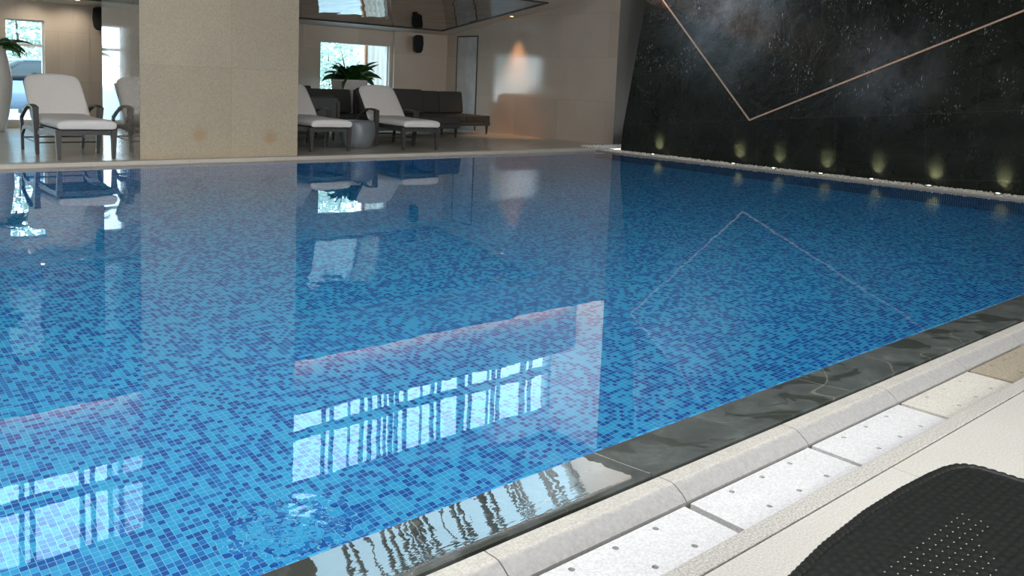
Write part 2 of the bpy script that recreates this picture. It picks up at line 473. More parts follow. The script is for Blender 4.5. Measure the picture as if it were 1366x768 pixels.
def glass_mat():
    m = N('window_glass')
    m.t.nodes.remove(m.b)
    tr = m.n('ShaderNodeBsdfTransparent'); tr.inputs[0].default_value = (0.90, 0.96, 0.97, 1)
    gl = m.n('ShaderNodeBsdfGlossy', i_Roughness=0.0)
    lw = m.n('ShaderNodeLayerWeight', i_Blend=0.5)
    fr = m.math('ADD', m.math('MULTIPLY', m.math('POWER', lw.outputs['Facing'], 5.0), 0.9), 0.04)
    mx = m.n('ShaderNodeMixShader')
    m.l(fr, mx.inputs[0]); m.l(tr.outputs[0], mx.inputs[1]); m.l(gl.outputs[0], mx.inputs[2])
    m.l(mx.outputs[0], m.t.nodes['Material Output'].inputs[0])
    return m.m
M['glass'] = glass_mat()

# ------------------------------------------------------------------ mesh helpers
def obj(name, bm, mat, parent=None, smooth=False, loc=None):
    me = bpy.data.meshes.new(name)
    if bm.faces: bmesh.ops.recalc_face_normals(bm, faces=bm.faces)
    bm.to_mesh(me); bm.free()
    if smooth:
        for p in me.polygons: p.use_smooth = True
    me.materials.append(mat)
    o = bpy.data.objects.new(name, me)
    C.objects.link(o)
    if parent is not None: o.parent = parent
    if loc: o.location = loc
    return o

def tag(o, label=None, cat=None, group=None, kind=None):
    if label: o['label'] = label
    if cat: o['category'] = cat
    if group: o['group'] = group
    if kind: o['kind'] = kind
    return o

def thing(name, label, cat, loc=(0, 0, 0), rz=0, group=None, kind=None):
    o = bpy.data.objects.new(name, None)
    C.objects.link(o)
    o.empty_display_size = 0.2
    o.location = loc
    o.rotation_euler = (0, 0, rz)
    return tag(o, label, cat, group, kind)

def dup(root, loc, rz, label, group=None):
    def cp(o, parent):
        c = o.copy(); C.objects.link(c)
        if parent is not None: c.parent = parent
        for ch in [x for x in C.objects if x.parent == o]: cp(ch, c)
        return c
    r = cp(root, None)
    r.location = loc; r.rotation_euler = (0, 0, rz)
    r['label'] = label
    if group: r['group'] = group
    return r

def box(bm, x0, x1, y0, y1, z0, z1, bev=0, seg=2, mat=None):
    t = bmesh.new()
    bmesh.ops.create_cube(t, size=1)
    for v in t.verts:
        v.co = Vector(((x0+x1)/2+v.co.x*(x1-x0), (y0+y1)/2+v.co.y*(y1-y0), (z0+z1)/2+v.co.z*(z1-z0)))
    if bev: bmesh.ops.bevel(t, geom=list(t.edges), offset=bev, segments=seg, profile=0.6, affect='EDGES')
    if mat is not None: bmesh.ops.transform(t, matrix=mat, verts=t.verts)
    join(bm, t)

def join(bm, t):
    me = bpy.data.meshes.new('tmp'); t.to_mesh(me); t.free(); bm.from_mesh(me); bpy.data.meshes.remove(me)

def poly(bm, pts):
    vs = [bm.verts.new(p) for p in pts]
    return bm.faces.new(vs)

def tapered(bm, p0, s0, p1, s1, bev=0.0):
    """four-sided bar from p0 (half sizes s0) to p1 (half sizes s1), horizontal sections"""
    t = bmesh.new()
    v = []
    for p, s in ((p0, s0), (p1, s1)):
        for a, b in ((-1, -1), (1, -1), (1, 1), (-1, 1)):
            v.append(t.verts.new((p[0]+a*s[0], p[1]+b*s[1], p[2])))
    t.faces.new(v[0:4]); t.faces.new(v[4:8])
    for i in range(4):
        j = (i+1) % 4
        t.faces.new((v[i], v[j], v[4+j], v[4+i]))
    bmesh.ops.recalc_face_normals(t, faces=t.faces)
    if bev: bmesh.ops.bevel(t, geom=list(t.edges), offset=bev, segments=2, affect='EDGES')
    join(bm, t)

def strip(bm, pts, w, th, axis=Vector((1, 0, 0))):
    """bar with rectangular section swept along pts; w along axis, th in the other direction"""
    rings = []
    n = len(pts)
    for i, p in enumerate(pts):
        p = Vector(p)
        d = (Vector(pts[min(i+1, n-1)])-Vector(pts[max(i-1, 0)])).normalized()
        up = axis.cross(d).normalized()
        ww = w[i] if isinstance(w, (list, tuple)) else w
        tt = th[i] if isinstance(th, (list, tuple)) else th
        rings.append([bm.verts.new(p+axis*a*ww/2+up*b*tt/2) for a, b in ((-1, -1), (1, -1), (1, 1), (-1, 1))])
    for a, b in zip(rings[:-1], rings[1:]):
        for i in range(4):
            j = (i+1) % 4
            bm.faces.new((a[i], a[j], b[j], b[i]))
    bm.faces.new(rings[0][::-1]); bm.faces.new(rings[-1])

def tube(bm, pts, r, seg=8):
    rings = []
    n = len(pts)
    for i, p in enumerate(pts):
        d = (Vector(pts[min(i+1, n-1)])-Vector(pts[max(i-1, 0)])).normalized()
        a = d.orthogonal().normalized(); b = d.cross(a)
        rr = r[i] if isinstance(r, (list, tuple)) else r
        rings.append([bm.verts.new(Vector(p)+a*math.cos(2*PI*k/seg)*rr+b*math.sin(2*PI*k/seg)*rr) for k in range(seg)])
    for a, b in zip(rings[:-1], rings[1:]):
        for i in range(seg):
            j = (i+1) % seg
            bm.faces.new((a[i], a[j], b[j], b[i]))
    bm.faces.new(rings[0][::-1]); bm.faces.new(rings[-1])

def lathe(bm, prof, seg=32, cx=0, cy=0, sq=None):
    rings = []
    for r, z in prof:
        ring = []
        for k in range(seg):
            a = 2*PI*k/seg
            c, s = math.cos(a), math.sin(a)
            if sq:
                e = 2.0/sq
                c = math.copysign(abs(c)**e, c); s = math.copysign(abs(s)**e, s)
            ring.append(bm.verts.new((cx+r*c, cy+r*s, z)))
        rings.append(ring)
    for a, b in zip(rings[:-1], rings[1:]):
        for i in range(seg):
            j = (i+1) % seg
            bm.faces.new((a[i], a[j], b[j], b[i]))
    bm.faces.new(rings[0][::-1]); bm.faces.new(rings[-1])

def wave_sub(o, levels=2):
    m = o.modifiers.new('sub', 'SUBSURF'); m.levels = levels; m.render_levels = levels
    return o

def struct(name, bm, mat, parent=None, smooth=False):
    o = obj(name, bm, mat, parent, smooth)
    if parent is None: o['kind'] = 'structure'
    return o

# ------------------------------------------------------------------ setting: pool, floors
ZF = 0.04           # far floor level
PX0, PX1, PY0, PY1, PD = -4.6, 11.9, 1.83, 11.1, -1.45
def pool():
    bm = bmesh.new()
    poly(bm, [(PX0, PY0, PD), (PX1, PY0, PD), (PX1, PY1, PD), (PX0, PY1, PD)])
    poly(bm, [(PX0, PY1, PD), (PX1, PY1, PD), (PX1, PY1, 0.0), (PX0, PY1, 0.0)])
    poly(bm, [(PX0, PY0, PD), (PX0, PY1, PD), (PX0, PY1, 0.0), (PX0, PY0, 0.0)])
    prof = [(PY0, 0.0), (1.840, -0.004), (1.850, -0.012), (1.856, -0.026), (1.860, -0.05), (1.860, PD)]
    for (y0, z0), (y1, z1) in zip(prof[:-1], prof[1:]):
        poly(bm, [(PX0, y0, z0), (PX1, y0, z0), (PX1, y1, z1), (PX0, y1, z1)])
    o = obj('pool_basin', bm, M['mosaic']); tag(o, kind='structure')
    bm = bmesh.new()
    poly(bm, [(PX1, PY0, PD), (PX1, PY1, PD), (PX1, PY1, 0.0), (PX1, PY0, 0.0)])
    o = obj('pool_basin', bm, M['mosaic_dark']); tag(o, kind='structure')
    bm = bmesh.new()
    nx, ny = 2, 2
    poly(bm, [(PX0, PY0, -0.002), (PX1, PY0, -0.002), (PX1, PY1, -0.002), (PX0, PY1, -0.002)])
    o = obj('pool_water', bm, M['water'])
    tag(o, 'clear still pool water over small blue mosaic tiles', 'water', kind='stuff')
pool()

bm = bmesh.new(); box(bm, -4.6, 14.9, PY1, 17.6, -0.3, ZF); struct('floor', bm, M['far_floor'])
bm = bmesh.new(); box(bm, PX0, 11.95, PY1-0.02, PY1+0.13, -0.02, ZF+0.008, 0.004); struct('trim_1', bm, M['lip'])
# near deck
bm = bmesh.new(); box(bm, -4.6, 14.9, -5.0, 1.165, -0.3, 0.0); struct('floor', bm, M['near_floor'])
bm = bmesh.new(); box(bm, -4.6, 14.9, 1.172, 1.234, -0.3, 0.0, 0.004); struct('trim_2', bm, M['granite'])
bm = bmesh.new(); box(bm, -4.6, 14.9, 1.16, 1.66, -0.32, -0.075); struct('floor', bm, M['granite'])
def lip_mat():
    m = N('rough_cut_granite')
    v = m.obj()
    sep = m.n('ShaderNodeSeparateXYZ'); m.l(m.tc.outputs['Object'], sep.inputs[0])
    fine = m.noise(v, 150, 3, 0.7); mid = m.noise(v, 9, 4, 0.6)
    top = m.mix(mid, (0.32, 0.31, 0.275), (0.42, 0.405, 0.37))
    top = m.mix(0.25, top, m.ramp(fine, [(0.35, 0.1), (0.65, 0.9)]), 'OVERLAY')
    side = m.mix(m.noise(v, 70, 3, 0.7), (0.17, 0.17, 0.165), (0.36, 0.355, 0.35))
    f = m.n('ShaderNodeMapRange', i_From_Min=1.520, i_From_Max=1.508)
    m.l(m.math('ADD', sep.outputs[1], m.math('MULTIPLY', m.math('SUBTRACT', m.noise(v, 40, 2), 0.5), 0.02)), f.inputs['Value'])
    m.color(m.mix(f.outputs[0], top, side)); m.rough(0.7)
    m.bump(m.noise(v, 90, 3, 0.7), 0.0025, 0.8)
    return m.m
# raised granite lip with a worn rounded flank, cut in lengths
bm = bmesh.new()
xs = [-4.6, -2.85, -1.45, -0.05] + [0.65+0.70*k for k in range(0, 18)]
prof = [(1.572, -0.09), (1.572, 0.010), (1.524, 0.011), (1.512, 0.008), (1.496, -0.001), (1.478, -0.013), (1.463, -0.027), (1.459, -0.09)]
for a, b in zip(xs[:-1], xs[1:]):
    t = bmesh.new()
    A = [t.verts.new((a+0.002, y, z)) for y, z in prof]; B = [t.verts.new((b-0.002, y, z)) for y, z in prof]
    t.faces.new(A); t.faces.new(B[::-1])
    for i in range(len(prof)-1): t.faces.new((A[i], A[i+1], B[i+1], B[i]))
    t.faces.new((A[-1], A[0], B[0], B[-1]))
    join(bm, t)
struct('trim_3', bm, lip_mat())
# slate coping slabs, pitched down to the water
bm = bmesh.new()
js = [-4.6, -3.02, -1.77, -0.49, 0.78, 2.03, 3.285, 4.53, 5.78, 7.03, 8.28, 9.53, 10.78, 12.3]
def cz(t): return 0.236*(0.056*t+0.0245*t*t)
for a, b in zip(js[:-1], js[1:]):
    t = bmesh.new()
    sec = [(1.832, -0.05), (1.832, -0.0015)]+[(1.828-0.236*k/14, cz(k/14)) for k in range(15)]+[(1.586, 0.0185), (1.583, 0.013), (1.583, -0.09)]
    A = [t.verts.new((a+0.0015, y, z)) for y, z in sec]; B = [t.verts.new((b-0.0015, y, z)) for y, z in sec]
    t.faces.new(A); t.faces.new(B[::-1])
    for i in range(len(sec)): t.faces.new((A[i], A[(i+1) % len(sec)], B[(i+1) % len(sec)], B[i]))
    join(bm, t)
struct('trim_4', bm, M['coping'])
bm = bmesh.new()
for x in js[1:-1]:
    for k in range(14): box(bm, x-0.0016, x+0.0016, 1.828-0.236*(k+1)/14, 1.828-0.236*k/14-0.0002, -0.04, 0.0005)
# pale grout follows the pitch
for v in bm.verts:
    if v.co.z > -0.01: v.co.z = cz((1.828-v.co.y)/0.236)-0.0004
struct('trim_5', bm, M['granite'])

# drain covers
places = [(-0.05, 'cover', 'plain white stone drain cover nearest the left, cut by the picture edge'),
          (0.65, 'cover', 'white stone drain cover cut by the bottom picture edge'),
          (1.35, 'cover', 'white stone drain cover just right of the one cut by the bottom picture edge'),
          (2.055, 'cover', 'white stone drain cover, second from the wet coping, just left of the black lounger corner'),
          (2.755, 'cover', 'white stone drain cover between the brightest one and the yellowish one'),
          (3.457, 'cover_tan', 'yellowish white stone drain cover beside the brown one'),
          (4.16, 'cover_brown', 'brown stained stone drain cover at the right edge of the picture')]
def drain_cover(x0, mk, label):
    x1 = x0+0.675
    bm = bmesh.new()
    # top sheet with six real holes: grid triangulated round each hole
    holes = [(x0+0.168+0.168*i+(0.014 if j else 0), 1.422 if j == 0 else 1.297) for j in (0, 1) for i in range(3)]
    r = 0.0095
    t = bmesh.new()
    xs_ = [x0] + sum([[h[0]-0.02, h[0]+0.02] for h in holes[:3]], []) + [x1]
    for zt, flip in ((-0.010, False),):
        def cell(a, b, c, d):
            poly(t, [(a, c, zt), (b, c, zt), (b, d, zt), (a, d, zt)])
        cols = []
        for row in (0, 1):
            hh = holes[0:3] if row == 0 else holes[3:6]
            ya, yb = (1.36, 1.452) if row == 0 else (1.238, 1.36)
            yh = hh[0][1]
            cell(x0, x1, ya, yh-0.02); cell(x0, x1, yh+0.02, yb)
            e = [x0] + sum([[h[0]-0.02, h[0]+0.02] for h in hh], []) + [x1]
            for k in range(0, len(e), 2): cell(e[k], e[k+1], yh-0.02, yh+0.02)
            for h in hh:
                K = 16
                ring = []; sq = []; low = []
                for q in range(K):
                    a = 2*PI*q/K
                    c, s = math.cos(a), math.sin(a)
                    mm = max(abs(c), abs(s))
                    ring.append(t.verts.new((h[0]+r*c, h[1]+r*s, zt)))
                    sq.append(t.verts.new((h[0]+0.02*c/mm, h[1]+0.02*s/mm, zt)))
                    low.append(t.verts.new((h[0]+r*c, h[1]+r*s, zt-0.03)))
                for q in range(K):
                    p = (q+1) % K
                    t.faces.new((ring[q], sq[q], sq[p], ring[p]))
                    t.faces.new((ring[q], ring[p], low[p], low[q]))
    join(bm, t)
    poly(bm, [(x0, 1.238, -0.010), (x1, 1.238, -0.010), (x1, 1.238, -0.055), (x0, 1.238, -0.055)])
    poly(bm, [(x0, 1.452, -0.010), (x1, 1.452, -0.010), (x1, 1.452, -0.055), (x0, 1.452, -0.055)])
    for x in (x0, x1): poly(bm, [(x, 1.238, -0.010), (x, 1.452, -0.010), (x, 1.452, -0.055), (x, 1.238, -0.055)])
    poly(bm, [(x0, 1.238, -0.0549), (x1, 1.238, -0.0549), (x1, 1.452, -0.0549), (x0, 1.452, -0.0549)])
    o = obj('drain_cover', bm, M[mk])
    o.location = (0, 0, -0.0201)
    tag(o, label, 'drain cover', 'stone drain covers along the pool gutter')
    return o
for x0, mk, lab in places[1:]: drain_cover(x0, mk, lab)

# ------------------------------------------------------------------ setting: walls
XW = 13.0      # lounge right wall
YW = 17.4      # lounge back wall
def ceilz(y): return 2.31+(YW-y)*0.139
def wall_with_openings(name, mat, x0, x1, y0, y1, z0, z1, holes):
    bm = bmesh.new()
    xs = sorted(set([x0, x1]+[h[0] for h in holes]+[h[1] for h in holes]))
    for a, b in zip(xs[:-1], xs[1:]):
        hs = [h for h in holes if h[0] <= a+1e-6 and h[1] >= b-1e-6]
        if not hs: box(bm, a, b, y0, y1, z0, z1)
        else:
            h = hs[0]
            if h[2] > z0: box(bm, a, b, y0, y1, z0, h[2])
            if h[3] < z1: box(bm, a, b, y0, y1, h[3], z1)
    return struct(name, bm, mat)
LW = (3.34, 3.97, 0.16, 1.98)
LW2 = (1.98, 2.66, 0.16, 1.98)
LW3 = (-3.9, 1.0, 0.16, 1.98)  # unseen window band added to brighten the left bay
RW = (9.53, 11.36, 0.70, 1.97)
wall_with_openings('wall_back', M['wall'], -4.6, 11.44, YW, YW+0.22, -0.3, 3.4, [LW, LW2, LW3, RW])
bm = bmesh.new(); box(bm, 11.44, XW, YW-0.08, YW+0.22, -0.3, 3.4); struct('wall_back', bm, M['wall'])
bm = bmesh.new(); box(bm, 4.45, 4.72, YW-0.012, YW, -0.3, 3.4); struct('trim_6', bm, M['wall'])
bm = bmesh.new(); box(bm, XW, XW+0.3, 11.65, YW+0.22, -0.3, 3.16); struct('wall_right', bm, M['wall_side'])
bm = bmesh.new(); box(bm, XW, XW+0.3, 11.65, 13.4, 3.16, 6.45); struct('wall_right', bm, M['upper'])
bm = bmesh.new(); box(bm, XW+0.3, 16.0, 11.65, 11.95, -0.3, 6.45); box(bm, XW+0.001, XW+0.3, 11.645, 11.65, 0, 6.45); struct('wall_back', bm, M['grey_wall'])
bm = bmesh.new(); box(bm, -4.9, -4.6, -5.0, 17.6, -1.5, 6.45); struct('wall_left', bm, M['wall_side'])
bm = bmesh.new(); box(bm, -4.9, 16.0, -5.3, -5.0, -0.3, 6.45); struct('wall_front', bm, M['lintel'])
bm = bmesh.new(); box(bm, 14.9, 15.2, -5.0, 11.65, -0.3, 6.45); struct('wall_right', bm, M['dark_ceil'])
bm = bmesh.new(); box(bm, -4.9, 16.0, -5.3, 13.5, 6.42, 6.6); struct('ceiling', bm, M['dark_ceil'])
# column
bm = bmesh.new(); box(bm, 3.652, 5.84, 11.3, 12.85, -0.3, 6.42); struct('column', bm, M['column'])
bm = bmesh.new(); poly(bm, [(3.65, 11.302, ZF), (3.65, 12.85, ZF), (3.65, 12.85, 6.4), (3.65, 11.302, 6.4)]); struct('column', bm, M['column_side'])
# sloping lounge ceiling with a fascia, ledge and parapet above it
bm = bmesh.new()
def slab(bm, x0, x1, y0, y1, dz0, dz1):
    t = bmesh.new()
    v = [t.verts.new((x, y, ceilz(y)+d)) for x in (x0, x1) for y in (y0, y1) for d in (dz0, dz1)]
    for f in ((0, 1, 3, 2), (4, 6, 7, 5), (0, 4, 5, 1), (2, 3, 7, 6), (0, 2, 6, 4), (1, 5, 7, 3)): t.faces.new([v[i] for i in f])
    join(bm, t)
slab(bm, -4.6, XW, 11.65, YW, 0.0, 0.05)
struct('ceiling', bm, M['ceil'])
bm = bmesh.new(); slab(bm, -4.6, 12.4, 13.15, 16.75, -0.012, -0.006); struct('trim_7', bm, M['mirror'])
bm = bmesh.new()
slab(bm, 12.4, 12.43, 13.12, 16.78, -0.03, 0.0); slab(bm, -4.6, 12.43, 16.75, 16.78, -0.03, 0.0); slab(bm, -4.6, 12.43, 13.12, 13.15, -0.03, 0.0)
struct('trim_8', bm, M['dark_trim'])
bm = bmesh.new(); box(bm, -4.6, XW, 11.65, 11.75, ceilz(11.75)-0.0, 3.16); box(bm, -4.6, XW, 11.75, 12.45, 3.08, 3.15); struct('trim_9', bm, M['ceil'])
bm = bmesh.new(); box(bm, -4.6, XW, 12.42, 12.6, 3.15, 4.40); struct('wall_back', bm, simple('parapet_paint', (0.26, 0.27, 0.29), 0.6))
bm = bmesh.new(); box(bm, -4.6, XW, 12.6, 13.3, 3.9, 4.0); struct('floor', bm, M['lintel'])
wall_with_openings('wall_back', M['lintel'], -4.6, XW, 13.1, 13.3, 3.9, 6.42, [(-2.1, 12.995, 4.2, 6.0)])

# ------------------------------------------------------------------ windows
def frame_window(name, x0, x1, z0, z1, y, mullions, transoms, fw=0.05, mat='pale_frame'):
    bm = bmesh.new()
    for a, b in ((x0, x0+fw), (x1-fw, x1)): box(bm, a, b, y, y+0.06, z0, z1)
    for a, b in ((z0, z0+fw), (z1-fw, z1)): box(bm, x0+fw, x1-fw, y, y+0.06, a, b)
    for x, w in mullions: box(bm, x-w/2, x+w/2, y, y+0.06, z0+fw, z1-fw)
    for z, w in transoms: box(bm, x0+fw, x1-fw, y+0.005, y+0.055, z-w/2, z+w/2)
    o = struct(name, bm, M[mat])
    bm = bmesh.new(); box(bm, x0+fw, x1-fw, y+0.028, y+0.034, z0+fw, z1-fw)
    obj('pane', bm, M['glass'], o)
    return o
def mm(*v): return [(a, 0.062) for a in v]
sc_ = 0.974
ml = [7.58, 7.75, 8.39, 8.57, 9.17, 9.37, 10.03, 10.2, 10.77, 11.01, 11.65, 11.80, 12.48, 12.73]
ml2 = [2.65, 2.79, 3.46, 3.62, 3.92, 4.05, 1.9, 2.05, 1.2, 1.35, 0.3, 0.45, -0.6, -0.75]
frame_window('window_1', -2.1, 12.995, 4.2, 6.0, 13.12, mm(*[x*sc_ for x in ml])+mm(*[x*sc_ for x in ml2])+[(8.55, 0.05), (8.68, 0.03), (8.81, 0.07), (10.55, 0.04), (10.42, 0.03), (12.22, 0.05), (7.9, 0.02), (9.5, 0.02), (11.2, 0.02)], [(5.06, 0.17)], 0.06, 'white_frame')
frame_window('window_2', LW[0], LW[1], LW[2], LW[3], YW+0.08, [], [(1.53, 0.05)], 0.03)
frame_window('window_4', LW2[0], LW2[1], LW2[2], LW2[3], YW+0.08, [], [(1.53, 0.05), (1.22, 0.02)], 0.03)
frame_window('fill_window', LW3[0], LW3[1], LW3[2], LW3[3], YW+0.08, [(-1.5, 0.05), (-2.7, 0.05), (-0.3, 0.05)], [(1.53, 0.05)], 0.03)
frame_window('window_3', RW[0], RW[1], RW[2], RW[3], YW+0.08, [], [], 0.02)
# white curtain panels at the right of the lounge window and in the upper band
def curtain(x0, x1, y, z0, z1, label, amp=0.02, n=6):
    bm = bmesh.new()
    K = n*8
    rows = []
    for z in (z0, z1):
        rows.append([bm.verts.new((x0+(x1-x0)*k/K, y+amp*math.sin(k/8*2*PI), z)) for k in range(K+1)])
    rows2 = [[bm.verts.new((v.co.x, v.co.y+0.004, v.co.z)) for v in r] for r in rows]
    for k in range(K):
        bm.faces.new((rows[0][k], rows[0][k+1], rows[1][k+1], rows[1][k]))
        bm.faces.new((rows2[0][k], rows2[1][k], rows2[1][k+1], rows2[0][k+1]))
    o = obj('curtain', bm, M['curtain'], smooth=True)
    return tag(o, label, 'curtain')

# ------------------------------------------------------------------ lounge right wall panel (narrow door)
bm = bmesh.new(); box(bm, XW-0.012, XW, 16.12, 16.88, ZF, 2.27); d = struct('door_1', bm, M['panel'])
bm = bmesh.new()
box(bm, XW-0.02, XW, 16.10, 16.12, ZF, 2.30); box(bm, XW-0.02, XW, 16.88, 16.90, ZF, 2.30); box(bm, XW-0.02, XW, 16.12, 16.88, 2.27, 2.30)
obj('door_frame', bm, M['dark_trim'], d)

# ------------------------------------------------------------------ slate water wall
K0 = Vector((12.3, 10.78, 0.50)); T = Vector((12.3, 8.04, 0.76))
KE = Vector((12.3, -5.0, 0.76+0.0917*13.04))
V2 = Vector((12.85, 10.8, 3.23)); V3 = Vector((13.1, 9.84, 4.04)); V4 = Vector((13.4, 7.3, 6.42))
R1 = Vector((12.6, 4.2, 2.47)); RE = T+(R1-T)*(13.04/3.84); RE.z = min(RE.z, 6.42)
WT = Vector((13.3, 10.8, 6.42))
B0 = Vector((12.3, 10.82, -0.05)); B1 = Vector((12.3, -5.0, -0.05))
bm = bmesh.new()
def tri(*p): bm.faces.new([bm.verts.new(q) for q in p])
tri(B0, B1, KE, T); tri(B0, T, K0)
tri(K0, T, V2)
tri(T, KE, RE)
tri(T, RE, V4); tri(T, V4, V3); tri(T, V3, V2)
tri(V2, V3, WT); tri(V3, V4, WT)
# end face and back so that the wall is solid
bk = [Vector((14.4, p.y, p.z)) for p in (B0, K0, V2, WT)]
tri(B0, K0, bk[1], bk[0]); tri(K0, V2, bk[2], bk[1]); tri(V2, WT, bk[3], bk[2])
bmesh.ops.remove_doubles(bm, verts=bm.verts, dist=0.001)
struct('wall_right', bm, M['slate'])
# copper inlay lines standing slightly proud of the slate
bm = bmesh.new()
def inlay(pts, w=0.026):
    for a, b in zip(pts[:-1], pts[1:]):
        a, b = Vector(a), Vector(b)
        d = (b-a).normalized(); n = Vector((-1, 0, 0.15)).normalized(); s = d.cross(n).normalized()
        q = [a-s*w/2, b-s*w/2, b+s*w/2, a+s*w/2]
        t = bmesh.new()
        lo = [t.verts.new(p-n*0.01) for p in q]; hi = [t.verts.new(p+n*0.012) for p in q]
        t.faces.new(lo[::-1]); t.faces.new(hi)
        for i in range(4): t.faces.new((lo[i], lo[(i+1) % 4], hi[(i+1) % 4], hi[i]))
        join(bm, t)
inlay([RE, T]); inlay([T, V2]); inlay([V2, V3, V4])
o = obj('trim_10', bm, M['copper']); tag(o, kind='structure')

# gravel bed and kerb
bm = bmesh.new(); box(bm, 11.9, 11.94, 1.2, 11.1, -0.2, 0.02, 0.003); struct('trim_11', bm, M['granite'])
bm = bmesh.new(); box(bm, 11.94, 12.35, -5.0, 11.1, -0.2, 0.006); struct('floor', bm, M['granite'])
UPS = [9.89, 8.18, 7.43, 6.62, 5.82, 5.0, 4.12, 3.3]
def pebbles(n, x0, x1, y0, y1, z, mat, label, r0=0.010, r1=0.022, dens=None):
    bm = bmesh.new()
    for i in range(n):
        r = random.uniform(r0, r1)
        qx, qy = random.uniform(x0, x1), random.uniform(y0, y1)
        if x0 < 11.99 and abs(qx-12.13) < 0.072 and any(abs(qy-u) < 0.072 for u in UPS): continue
        t = bmesh.new()
        bmesh.ops.create_icosphere(t, subdivisions=1, radius=1)
        mt = Matrix.Translation((qx, qy, z+random.uniform(0, 0.018))) @ Matrix.Rotation(random.uniform(0, 6), 4, 'Z') @ Matrix.Rotation(random.uniform(0, 6), 4, 'X') @ Matrix.Diagonal((r, r*random.uniform(0.6, 1), r*random.uniform(0.4, 0.8), 1))
        bmesh.ops.transform(t, matrix=mt, verts=t.verts)
        for f in t.faces:
            bm.faces.new([bm.verts.new(v.co) for v in f.verts])
        t.free()
    o = obj('gravel', bm, mat)
    return tag(o, label, 'gravel', kind='stuff')
pebbles(4200, 11.945, 12.29, 2.6, 11.05, 0.008, M['pebble'], 'pale grey gravel strip between pool edge and black slate wall')
pebbles(900, 12.0, 13.6, 11.17, 11.6, ZF+0.002, M['pebble_white'], 'white gravel in the corner beside the end of the slate wall')
# recessed uplights
ups = [9.89, 8.18, 7.43, 6.62, 5.82, 5.0, 4.12, 3.3]
names = ['farthest uplight in the gravel, alone near the wall corner', 'uplight in the gravel right below the tip of the copper V',
         'second uplight to the right of the copper V tip', 'third uplight to the right of the copper V tip',
         'fourth uplight to the right of the copper V tip', 'fifth uplight in the gravel, right of centre on the slate wall',
         'nearest visible uplight in the gravel, close to the right picture edge', 'dim uplight in the gravel just at the right picture edge']
for y, nm in zip(ups, names):
    t = thing('uplight', 'small round ' + nm, 'uplight', (12.13, y, 0.006), 0, 'uplights in the gravel strip')
    bm = bmesh.new(); lathe(bm, [(0.045, 0), (0.045, 0.03), (0.036, 0.034), (0.034, 0.026)], 20); obj('lamp_housing', bm, M['steel'], t)
    bm = bmesh.new(); lathe(bm, [(0.033, 0.022), (0.030, 0.030), (0.015, 0.033)], 16); obj('lens', bm, M['lamp'], t)
    spot('uplight_beam', (12.13, y, 0.05), (12.30, y, 0.22), 26.0 if y > 4 else 4.0, 0.95, (1.0, 0.90, 0.50), 0.9)

# ------------------------------------------------------------------ sun loungers on the far side
def cushion_sheet(pts_side, half_w_fn, th, crease=0.0, bulge=0.0, nx=9, seed=0):
    """closed padded sheet following pts_side (y,z) with width function, rounded edges by subsurf"""
    rnd = random.Random(seed)
    bm = bmesh.new()
    n = len(pts_side)
    top, bot = [], []
    for i, (y, z) in enumerate(pts_side):
        a = pts_side[max(0, i-1)]; b = pts_side[min(n-1, i+1)]
        d = Vector((0, b[0]-a[0], b[1]-a[1])).normalized()
        nrm = Vector((0, -d.z, d.y))
        hw = half_w_fn(i/(n-1))
        rt, rb = [], []
        for k in range(nx):
            u = -1+2*k/(nx-1)
            x = hw*u
            e = (1-abs(u)**4)*(1.0 if 0 < i < n-1 else 0.4)
            j = rnd.uniform(-1, 1)*crease
            P = Vector((x, y, z))
            rt.append(bm.verts.new(P+nrm*(th*0.35+th*0.25*e+j)))
            rb.append(bm.verts.new(P-nrm*(th*0.45+rnd.uniform(-1, 1)*crease)))
        top.append(rt); bot.append(rb)
    for i in range(n-1):
        for k in range(nx-1):
            bm.faces.new((top[i][k], top[i][k+1], top[i+1][k+1], top[i+1][k]))
            bm.faces.new((bot[i][k], bot[i+1][k], bot[i+1][k+1], bot[i][k+1]))
        bm.faces.new((top[i][0], top[i+1][0], bot[i+1][0], bot[i][0]))
        bm.faces.new((top[i][-1], bot[i][-1], bot[i+1][-1], top[i+1][-1]))
    for k in range(nx-1):
        bm.faces.new((top[0][k], bot[0][k], bot[0][k+1], top[0][k+1]))
        bm.faces.new((top[-1][k], top[-1][k+1], bot[-1][k+1], bot[-1][k]))
    return bm

